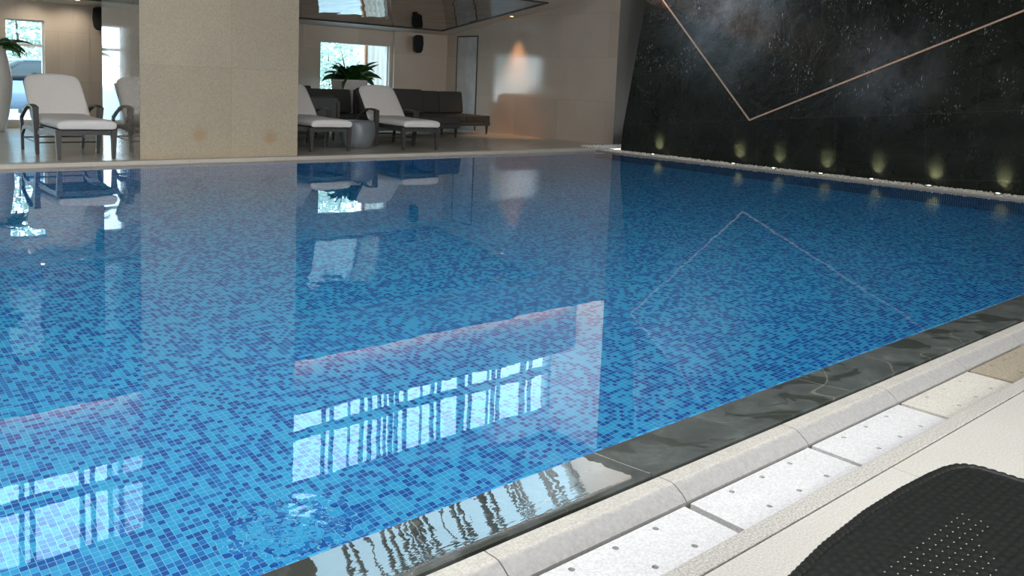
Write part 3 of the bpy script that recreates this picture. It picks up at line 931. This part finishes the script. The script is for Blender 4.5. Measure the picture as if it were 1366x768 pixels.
def make_lounger(loc, rz, label, cush='cushion'):
    t = thing('sun_lounger', label, 'sun lounger', loc, rz, 'sun loungers on the far side of the pool')
    fm = M['lounger_frame']
    ft = 0.345
    for s in (-1, 1):
        bm = bmesh.new(); tapered(bm, (s*0.315, 0.04, 0), (0.020, 0.024), (s*0.322, 0.045, 0.37), (0.036, 0.034), 0.005); obj('leg', bm, fm, t)
        # arm post: broad, flaring upwards
        bm = bmesh.new(); tapered(bm, (s*0.365, 0.90, 0), (0.022, 0.028), (s*0.392, 0.86, 0.60), (0.036, 0.046), 0.006); obj('leg', bm, fm, t)
        bm = bmesh.new(); tapered(bm, (s*0.375, 1.66, 0), (0.018, 0.022), (s*0.392, 1.60, 0.47), (0.020, 0.024), 0.004); obj('leg', bm, fm, t)
        # arm rest: arched from the post back and down to the rear leg
        pts = []
        for k in range(11):
            u = k/10
            y = 0.82+0.79*u
            z = 0.600+0.030*math.sin(PI*min(1, u*1.6))-0.165*max(0, (u-0.45)/0.55)**1.7
            pts.append((s*0.392, y, z))
        bm = bmesh.new(); strip(bm, pts, [0.075]*3+[0.06]*4+[0.045]*4, 0.026); obj('armrest', bm, fm, t)
        # side rail: straight at the foot, arched below the arm
        pts = [(s*0.318, 0.05, ft-0.01), (s*0.325, 0.35, ft-0.012), (s*0.34, 0.62, ft-0.03), (s*0.365, 0.86, ft-0.055), (s*0.375, 1.05, ft-0.03), (s*0.380, 1.30, ft-0.01), (s*0.382, 1.50, ft-0.03), (s*0.383, 1.62, ft-0.12)]
        bm = bmesh.new(); strip(bm, pts, 0.034, [0.06, 0.055, 0.055, 0.07, 0.075, 0.06, 0.05, 0.04]); obj('side_rail', bm, fm, t)
    bm = bmesh.new()
    pts = [(-0.31+0.62*k/10, 0.045, ft-0.02+0.012*math.sin(PI*k/10)) for k in range(11)]
    strip(bm, pts, 0.03, 0.055, Vector((0, 1, 0))); obj('apron', bm, fm, t)
    bm = bmesh.new()
    box(bm, -0.33, 0.33, 0.06, 1.32, ft+0.005, ft+0.03, 0.006); obj('seat_deck', bm, fm, t)
    bm = bmesh.new()
    tube(bm, [(-0.37, 1.63, 0.17), (0.37, 1.63, 0.17)], 0.010); tube(bm, [(-0.37, 1.63, 0.17), (-0.365, 0.9, 0.15)], 0.009); tube(bm, [(0.37, 1.63, 0.17), (0.365, 0.9, 0.15)], 0.009)
    tube(bm, [(-0.365, 0.9, 0.15), (0.365, 0.9, 0.15)], 0.009); tube(bm, [(-0.37, 1.63, 0.30), (0.37, 1.63, 0.30)], 0.012)
    obj('stretcher', bm, fm, t)
    # back frame
    def bp(u): return (1.20+0.50*u, 0.40+0.53*u)
    bm = bmesh.new()
    for s in (-1, 1): strip(bm, [(s*(0.32-0.0*u), bp(u)[0]+0.045, bp(u)[1]-0.01) for u in (0, 0.3, 0.6, 0.9, 1.0)], 0.035, 0.03)
    strip(bm, [(-0.30+0.6*k/10, bp(1.0)[0]+0.045, bp(1.0)[1]+0.015*math.sin(PI*k/10)) for k in range(11)], 0.035, 0.03, Vector((0, 1, 0)))
    for k in range(7):
        u = 0.1+0.13*k
        strip(bm, [(-0.31, bp(u)[0]+0.05, bp(u)[1]), (0.31, bp(u)[0]+0.05, bp(u)[1])], 0.03, 0.01, Vector((0, 1, 0)))
    obj('back_frame', bm, fm, t)
    bm = cushion_sheet([(-0.03, 0.425), (-0.01, 0.432), (0.1, 0.436), (0.35, 0.437), (0.65, 0.437), (0.95, 0.44), (1.20, 0.45), (1.25, 0.47)], lambda u: 0.345+0.012*math.sin(PI*u), 0.115, 0.006, seed=3)
    wave_sub(obj('seat_cushion', bm, M[cush], t, True))
    pp = [(1.185+0.50*u-0.02*math.sin(PI*u), 0.435+0.55*u) for u in (0, 0.12, 0.3, 0.5, 0.7, 0.85, 0.95, 1.0)]
    def hw(u): return (0.375-0.025*u) * (1.0 if u < 0.8 else 1.0-0.16*((u-0.8)/0.2)**1.6)
    bm = cushion_sheet(pp, hw, 0.085, 0.004, seed=5)
    for v in bm.verts:
        u = max(0.0, (v.co.z-0.81)/0.15)
        if u > 0: v.co.z += 0.035*(1-(v.co.x/0.35)**2)*min(1, u)
    wave_sub(obj('back_cushion', bm, M[cush], t, True))
    return t
L1 = make_lounger((3.065, 11.43, ZF), math.radians(0), 'white-cushioned wicker sun lounger left of the stone column')
dup(L1, (6.62, 11.70, ZF), math.radians(-2), 'white-cushioned sun lounger half hidden by the stone column, left of the ceramic stool')
dup(L1, (8.22, 11.58, ZF), math.radians(-5), 'white-cushioned sun lounger right of the blue-grey ceramic stool')

# stool between the loungers
bm = bmesh.new(); lathe(bm, [(0.20, 0.0), (0.225, 0.015), (0.262, 0.10), (0.285, 0.20), (0.29, 0.28), (0.283, 0.36), (0.27, 0.42), (0.255, 0.445), (0.24, 0.45)], 40)
o = obj('ceramic_stool', bm, M['stool'], smooth=True, loc=(7.46, 12.32, ZF))
tag(o, 'blue-grey barrel shaped ceramic stool between the two right loungers', 'stool')

# ------------------------------------------------------------------ dark sofa group
def sofa_module(name, label, loc, rz, w, d, back=True, left_arm=False, right_arm=False, backs=2, hb=0.90, wicker=False, cat='sofa', grp=None):
    t = thing(name, label, cat, loc, rz, grp)
    fr = M['sofa_wicker'] if wicker else M['sofa']
    for x in (-w/2+0.05, w/2-0.05):
        for y in (0.06, d-0.06):
            bm = bmesh.new(); tapered(bm, (x*0.99, y, 0), (0.013, 0.013), (x, y, 0.20), (0.026, 0.026), 0.003); obj('leg', bm, M['sofa_leg'], t)
    bm = bmesh.new(); box(bm, -w/2, w/2, 0, d, 0.19, 0.28, 0.01); obj('base', bm, fr, t)
    n = backs
    for k in range(n):
        bm = bmesh.new(); box(bm, -w/2+w*k/n+0.004, -w/2+w*(k+1)/n-0.004, 0.0, d-(0.16 if back else 0.0), 0.28, 0.42, 0.03, 4); obj('seat_cushion', bm, M['sofa'], t, True)
    if back:
        bm = bmesh.new(); box(bm, -w/2, w/2, d-0.12, d, 0.27, hb-0.03, 0.015); obj('backrest', bm, fr, t)
        for k in range(n):
            bm = bmesh.new()
            m = Matrix.Translation((0, d-0.20, 0.42)) @ Matrix.Rotation(math.radians(-9), 4, 'X')
            box(bm, -w/2+w*k/n+0.01, -w/2+w*(k+1)/n-0.01, -0.09, 0.08, 0.0, hb-0.40, 0.05, 4, m); obj('back_cushion', bm, M['sofa'], t, True)
    for s, f in ((-1, left_arm), (1, right_arm)):
        if f:
            bm = bmesh.new(); box(bm, s*w/2-0.05, s*w/2+0.05, 0.02, d, 0.20, 0.72, 0.02); obj('armrest', bm, fr, t)
    return t
G = 'dark lounge seats behind the loungers'
sofa_module('sofa', 'dark charcoal sofa with open right end beside the narrow pale panel', (11.72, 14.82, ZF), math.radians(3), 1.42, 1.2, backs=2, hb=0.90, grp=G)
sofa_module('sofa', 'dark charcoal deep sofa behind the right lounger', (10.10, 14.02, ZF), math.radians(0), 1.62, 1.55, backs=2, hb=0.93, grp=G)
sofa_module('armchair', 'dark charcoal armchair in front of the tall white square planter', (8.70, 14.75, ZF), math.radians(0), 1.0, 0.95, backs=1, hb=0.88, cat='armchair', grp=G)
sofa_module('armchair', 'grey woven wicker armchair seen behind the half hidden lounger', (7.42, 14.45, ZF), math.radians(180), 0.90, 0.75, left_arm=True, right_arm=True, backs=1, hb=0.80, wicker=True, cat='armchair', grp=G)
sofa_module('sofa', 'dark charcoal sofa at the left, partly behind the column', (7.9, 15.9, ZF), math.radians(0), 2.0, 0.9, backs=2, hb=0.92, grp=G)

# ------------------------------------------------------------------ planters
def leaf(bm, base, az, el, length, width, droop, n=9, roll=0.0):
    """a broad pointed blade with a fold along the midrib"""
    p = Vector(base)
    a = el
    step = length/n
    side = Vector((-math.sin(az), math.cos(az), 0))
    rows = []
    for i in range(n+1):
        u = i/n
        w = width*math.sin(PI*(0.06+0.94*u)**0.75)*(1 if u < 1 else 0)
        d = Vector((math.cos(az)*math.cos(a), math.sin(az)*math.cos(a), math.sin(a)))
        up = d.cross(side)*-1
        sd = side*math.cos(roll)+up*math.sin(roll); up = d.cross(sd)*-1
        rows.append((bm.verts.new(p-sd*w/2+up*w*0.08), bm.verts.new(p), bm.verts.new(p+sd*w/2+up*w*0.08)))
        p = p+d*step
        a -= droop/n*(0.5+1.2*u)
    for r, s in zip(rows[:-1], rows[1:]):
        bm.faces.new((r[0], r[1], s[1], s[0])); bm.faces.new((r[1], r[2], s[2], s[1]))

def plant(pot_bm, name, label, loc, z_top, leaves, soil_r):
    t = thing(name, label, 'potted plant', loc)
    obj('pot', pot_bm, M['white_pot'], t, True)
    bm = bmesh.new(); lathe(bm, [(soil_r, z_top-0.05), (soil_r, z_top-0.03)], 20); obj('soil', bm, M['soil'], t)
    for (az, el, ln, wd, dr, bz) in leaves:
        bm = bmesh.new()
        leaf(bm, (0.05*math.cos(az), 0.05*math.sin(az), z_top-0.04+bz), az, el, ln, wd, dr, roll=math.sin(az*7+ln*40)*0.8)
        o = obj('leaf', bm, M['leaf'], t, True)
        sm = o.modifiers.new('solid', 'SOLIDIFY'); sm.thickness = 0.004
    return t
bm = bmesh.new(); lathe(bm, [(0.20, 0.0), (0.22, 0.01), (0.27, 0.5), (0.315, 1.05), (0.325, 1.10), (0.30, 1.10), (0.28, 1.0)], 48, sq=7)
R_ = random.Random(11)
lv = []
for k in range(34):
    az = 2*PI*k/34*3.1+R_.uniform(-0.2, 0.2)
    el = R_.uniform(0.25, 1.15)
    lv.append((az, el, R_.uniform(0.50, 0.72), R_.uniform(0.17, 0.23), R_.uniform(1.2, 2.4), R_.uniform(0, 0.10)))
lv += [(2.6, 1.42, 0.72, 0.16, 0.25, 0.05), (0.4, 1.15, 0.6, 0.15, 0.8, 0.05), (3.3, 0.9, 0.6, 0.16, 0.9, 0.05), (-0.6, 0.7, 0.68, 0.17, 0.5, 0.06), (-0.5, 0.9, 0.7, 0.17, 0.9, 0.08)]
plant(bm, 'potted_plant', 'tall white tapered planter with broad dark green leaves in front of the lounge window', (9.72, 16.45, ZF), 1.10, lv, 0.27)
bm = bmesh.new(); lathe(bm, [(0.17, 0.0), (0.19, 0.02), (0.25, 0.30), (0.30, 0.65), (0.31, 0.85), (0.27, 1.15), (0.22, 1.38), (0.21, 1.44), (0.19, 1.44), (0.18, 1.35)], 40)
lv = []
for k in range(16):
    az = 2*PI*k/16+R_.uniform(-0.15, 0.15)
    lv.append((az, R_.uniform(0.2, 0.9), R_.uniform(0.45, 0.62), R_.uniform(0.10, 0.14), R_.uniform(0.9, 2.2), R_.uniform(0, 0.06)))
lv += [(-0.3, 0.45, 0.62, 0.13, 1.1, 0.06), (-0.7, 0.3, 0.55, 0.12, 1.9, 0.03)]
plant(bm, 'potted_plant', 'tall white bulging vase with green leaves at the left picture edge', (2.97, 16.60, ZF), 1.42, lv, 0.17)

# ------------------------------------------------------------------ wall speakers
def speaker(loc, rz, label):
    t = thing('wall_speaker', label, 'speaker', loc, rz, 'black speakers on the lounge walls')
    bm = bmesh.new()
    prof = [(-0.10, -0.16), (-0.125, 0.0), (-0.11, 0.19), (-0.06, 0.215), (0.06, 0.215), (0.11, 0.19), (0.125, 0.0), (0.10, -0.16), (0.055, -0.215), (-0.055, -0.215)]
    A = [bm.verts.new((x, -0.24, z)) for x, z in prof]; B = [bm.verts.new((x*0.7, -0.05, z*0.85)) for x, z in prof]
    bm.faces.new(A); bm.faces.new(B[::-1])
    for i in range(len(prof)):
        j = (i+1) % len(prof); bm.faces.new((A[i], A[j], B[j], B[i]))
    bmesh.ops.recalc_face_normals(bm, faces=bm.faces)
    bmesh.ops.bevel(bm, geom=list(bm.edges), offset=0.008, segments=2, affect='EDGES')
    obj('speaker_body', bm, M['speaker'], t)
    bm = bmesh.new()
    A = [bm.verts.new((x*0.86, -0.252, z*0.88)) for x, z in prof]; B = [bm.verts.new((x*0.9, -0.238, z*0.92)) for x, z in prof]
    bm.faces.new(A); bm.faces.new(B[::-1])
    for i in range(len(prof)):
        j = (i+1) % len(prof); bm.faces.new((A[i], A[j], B[j], B[i]))
    obj('grille', bm, M['grille'], t)
    bm = bmesh.new(); box(bm, -0.03, 0.03, -0.07, 0.0, -0.05, 0.05, 0.004); box(bm, -0.05, 0.05, -0.012, 0.0, -0.09, 0.09, 0.003); obj('bracket', bm, M['speaker'], t)
    return t
sp_ = speaker((12.06, YW-0.08, 2.05), math.radians(-20), 'black wall speaker to the right of the lounge window')
dup(sp_, (4.93, YW, 2.08), math.radians(-22), 'black wall speaker at the left, partly behind the stone column')

# warm lamps
t = thing('downlight', 'small warm downlight set in the lounge ceiling near the left speaker', 'downlight', (5.05, 16.82, ceilz(16.82)-0.012))
bm = bmesh.new(); lathe(bm, [(0.05, -0.004), (0.05, 0.01), (0.03, 0.012)], 20); obj('trim_ring', bm, M['steel'], t)
bm = bmesh.new(); lathe(bm, [(0.035, -0.006), (0.03, 0.0)], 16); obj('lens', bm, M['warm_lamp'], t)
spot('downlight_beam', (5.05, 16.75, ceilz(16.75)-0.05), (5.2, 17.4, 1.9), 3, 1.2, (1.0, 0.5, 0.22), 0.9)
for dx, dl in ((3.75, 'added fill downlight in the lounge ceiling above the left window'), (4.4, 'added fill downlight in the lounge ceiling between left window and speaker')):  # two extra downlights added to brighten the left bay wall
    t = thing('downlight', dl, 'downlight', (dx, 16.9, ceilz(16.9)-0.012))
    bm = bmesh.new(); lathe(bm, [(0.05, -0.004), (0.05, 0.01), (0.03, 0.012)], 20); obj('trim_ring', bm, M['steel'], t)
    bm = bmesh.new(); lathe(bm, [(0.035, -0.006), (0.03, 0.0)], 16); obj('lens', bm, M['warm_lamp'], t)
    spot('downlight_beam', (dx, 16.9, ceilz(16.9)-0.05), (dx, 17.5, 0.9), 20, 2.2, (1.0, 0.90, 0.74), 1.0)
spot('downlight_beam', (12.72, 14.6, ceilz(14.6)-0.06), (12.6, 14.75, 0), 130, 1.15, (1.0, 0.50, 0.22), 0.9)
t = thing('downlight', 'small warm downlight above the right end of the dark sofa', 'downlight', (12.72, 14.6, ceilz(14.6)-0.012))
bm = bmesh.new(); lathe(bm, [(0.05, -0.004), (0.05, 0.01), (0.03, 0.012)], 20); obj('trim_ring', bm, M['steel'], t)
bm = bmesh.new(); lathe(bm, [(0.035, -0.006), (0.03, 0.0)], 16); obj('lens', bm, M['warm_lamp'], t)
# cove lamp tube on the ledge
bm = bmesh.new(); box(bm, -2.0, XW-0.25, 12.26, 12.30, 3.345, 3.385); [box(bm, x, x+0.04, 12.26, 12.30, 3.15, 3.35) for x in (-1.9, 0.5, 3.0, 6.5, 9.0, 12.0)]
tag(obj('cove_light', bm, M['cove']), 'warm strip lamp hidden on the ledge above the lounge ceiling', 'lamp')

# ------------------------------------------------------------------ near black woven lounger
def near_lounger():
    t = thing('woven_lounger', 'black woven rattan sun lounger in the near right corner of the deck', 'sun lounger', (0, 0, 0))
    ZT = 0.38
    # plan outline of the top: long bulging side, rounded end
    side = [(-0.1, 0.44), (0.2, 0.50), (0.5, 0.555), (0.8, 0.61), (1.05, 0.66), (1.25, 0.695), (1.45, 0.722), (1.64, 0.735), (1.80, 0.735), (1.92, 0.729), (1.985, 0.722), (2.020, 0.712), (2.040, 0.698), (2.052, 0.678), (2.058, 0.64)]
    YC = 0.30
    low = [(x, 2*YC-y) for x, y in side][::-1]
    out = side+[(2.066, 0.5), (2.070, 0.30), (2.066, 0.10)]+low
    n = len(out)
    def edge_y(x):
        for (a, b), (c, d) in zip(side[:-1], side[1:]):
            if a <= x <= c: return b+(d-b)*(x-a)/(c-a)
        return side[-1][1]
    # solid core
    bm = bmesh.new()
    rings = []
    for sc, z in ((0.94, ZT-0.075), (0.985, ZT-0.070), (0.992, ZT-0.02), (0.985, ZT-0.006)):
        rings.append([bm.verts.new((1.0+(x-1.0)*(0.5+0.5*sc), YC+(y-YC)*sc, z)) for x, y in out])
    for a, b in zip(rings[:-1], rings[1:]):
        for i in range(n): bm.faces.new((a[i], a[(i+1) % n], b[(i+1) % n], b[i]))
    bm.faces.new(rings[0][::-1]); bm.faces.new(rings[-1])
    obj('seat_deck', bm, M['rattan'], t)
    # woven top: an over-under height field of flat strands
    bm = bmesh.new()
    px, py = 0.026, 0.0175
    res = 6
    X0, X1 = 0.95, 2.058
    nx_ = int((X1-X0)/px*res)
    grid = {}
    ny_ = int(0.62/py*res)
    def H(x, y):
        # columns of overlapping bumps running along the lounger, every other column shifted by half
        b = y/py
        a = x/px+(0.5 if int(math.floor(b)) % 2 else 0.0)
        fb = b-math.floor(b); fa = a-math.floor(a)
        return 0.0038*(math.sin(PI*fb)**0.6)*(0.25+0.75*math.sin(PI*fa)**0.6)
    for i in range(nx_+1):
        x = X0+(X1-X0)*i/nx_
        ye = edge_y(x)-0.010
        for j in range(ny_+1):
            y = 0.12+j*py/res
            if y > ye+py/res*0.5: continue
            yy = min(y, ye)
            grid[(i, j)] = bm.verts.new((x, yy, ZT-0.007+H(x, yy)))
    for (i, j) in list(grid):
        q = [(i, j), (i+1, j), (i+1, j+1), (i, j+1)]
        if all(k in grid for k in q): bm.faces.new([grid[k] for k in q])
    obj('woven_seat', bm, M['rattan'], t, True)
    # wrapped edge: twisted strands round the rim
    bm = bmesh.new()
    path = [Vector((x, y, ZT-0.010)) for x, y in side+[(2.066, 0.5), (2.070, 0.30), (2.066, 0.10)]]
    # resample
    pts = []
    acc = 0.0; stepl = 0.0065
    for a, b in zip(path[:-1], path[1:]):
        L = (b-a).length; u = 0
        while acc <= L:
            pts.append(a+(b-a)*acc/L); acc += stepl
        acc -= L
    pts = [p for p in pts if p.x > 0.6]
    rings = []
    for i, p in enumerate(pts):
        d = (pts[min(i+1, len(pts)-1)]-pts[max(i-1, 0)]).normalized()
        s = Vector((-d.y, d.x, 0)); r = 0.0095+0.0024*abs(math.sin(i*PI/3.0))
        rings.append([bm.verts.new(p+s*math.cos(2*PI*k/10+0*i)*r*0.9+Vector((0, 0, 1))*math.sin(2*PI*k/10)*r) for k in range(10)])
    for a, b in zip(rings[:-1], rings[1:]):
        for k in range(10): bm.faces.new((a[k], a[(k+1) % 10], b[(k+1) % 10], b[k]))
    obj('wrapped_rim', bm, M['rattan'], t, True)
    for x, y in ((1.85, 0.60), (1.85, 0.0), (0.15, 0.42), (0.15, 0.18)):
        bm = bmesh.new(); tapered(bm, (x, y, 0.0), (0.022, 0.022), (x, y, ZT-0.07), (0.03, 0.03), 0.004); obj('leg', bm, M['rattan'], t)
near_lounger()

# ------------------------------------------------------------------ outside, seen through the lounge windows
bm = bmesh.new(); box(bm, -25, 45, 17.7, 60, -0.4, -0.1); o = obj('floor', bm, M['pavement']); tag(o, kind='structure')
def tree(x, y, h, r, seed, label):
    rn = random.Random(seed)
    t = thing('tree', label, 'tree', (x, y, -0.1), 0, 'trees outside the lounge windows')
    bm = bmesh.new(); tube(bm, [(0, 0, 0), (0.03, 0.02, h*0.3), (-0.04, 0.03, h*0.6)], [0.05, 0.04, 0.025]); obj('trunk', bm, M['bark'], t)
    bm = bmesh.new()
    for k in range(2200):
        u = Vector((rn.gauss(0, 1), rn.gauss(0, 1), rn.gauss(0, 1))).normalized()
        d = rn.uniform(0.45, 1.0)
        p = Vector((u.x*r*d, u.y*r*d, h*0.62+u.z*h*0.42*d))
        a = Vector((rn.gauss(0, 1), rn.gauss(0, 1), rn.gauss(0, 0.5))).normalized(); b = a.orthogonal().normalized()
        s = rn.uniform(0.05, 0.13)
        bm.faces.new([bm.verts.new(p+a*s), bm.verts.new(p+b*s*0.45), bm.verts.new(p-a*s), bm.verts.new(p-b*s*0.45)])
    obj('crown', bm, M['tree_leaf'], t)
tree(5.2, 25.5, 4.0, 1.3, 1, 'pale leafy tree outside the left window')
tree(12.2, 22.5, 3.2, 1.5, 3, 'pale leafy tree outside the right window, left of the orange post')
tree(14.3, 25.5, 3.6, 1.4, 4, 'leafy tree farther off outside the right window')
bm = bmesh.new(); box(bm, 11.00, 11.07, YW+0.5, YW+0.57, -0.1, 2.9, 0.005)
tag(obj('post', bm, M['orange']), 'thin orange brown post outside the right lounge window', 'post')
curtain(11.15, 11.7, YW+0.7, -0.1, 2.7, 'white curtain hanging behind the right end of the lounge window', n=4)

def car(x, y, rz, label):
    t = thing('car', label, 'car', (x, y, -0.1), rz)
    def prism(pts, w, mat, name, bev=0.05):
        bm = bmesh.new()
        A = [bm.verts.new((px_, -w/2, pz_)) for px_, pz_ in pts]; B = [bm.verts.new((px_, w/2, pz_)) for px_, pz_ in pts]
        bm.faces.new(A); bm.faces.new(B[::-1])
        for i in range(len(pts)):
            j = (i+1) % len(pts); bm.faces.new((A[i], A[j], B[j], B[i]))
        bmesh.ops.recalc_face_normals(bm, faces=bm.faces)
        if bev: bmesh.ops.bevel(bm, geom=list(bm.edges), offset=bev, segments=3, affect='EDGES')
        return obj(name, bm, mat, t, True)
    prism([(-2.1, 0.35), (-2.15, 0.62), (-2.0, 0.86), (-1.0, 0.93), (1.5, 0.95), (2.05, 0.88), (2.15, 0.6), (2.1, 0.32)], 1.75, M['car_paint'], 'body')
    prism([(-1.15, 0.90), (-0.45, 1.34), (0.75, 1.38), (1.55, 0.93)], 1.5, M['car_glass'], 'cabin_glass', 0.04)
    prism([(-0.42, 1.34), (-0.35, 1.40), (0.68, 1.43), (0.78, 1.37)], 1.4, M['car_paint'], 'roof', 0.015)
    for wx in (-1.3, 1.3):
        for wy in (-0.8, 0.8):
            bm = bmesh.new(); tube(bm, [(wx, wy-0.1, 0.32), (wx, wy+0.1, 0.32)], 0.32, 24); w = obj('wheel', bm, M['tyre'], t, True)
            bm = bmesh.new(); tube(bm, [(wx, wy-0.11, 0.32), (wx, wy+0.11, 0.32)], 0.19, 20); obj('hubcap', bm, M['steel'], w)
car(4.6, 21.3, 0.1, 'pale blue car parked outside the left lounge window')
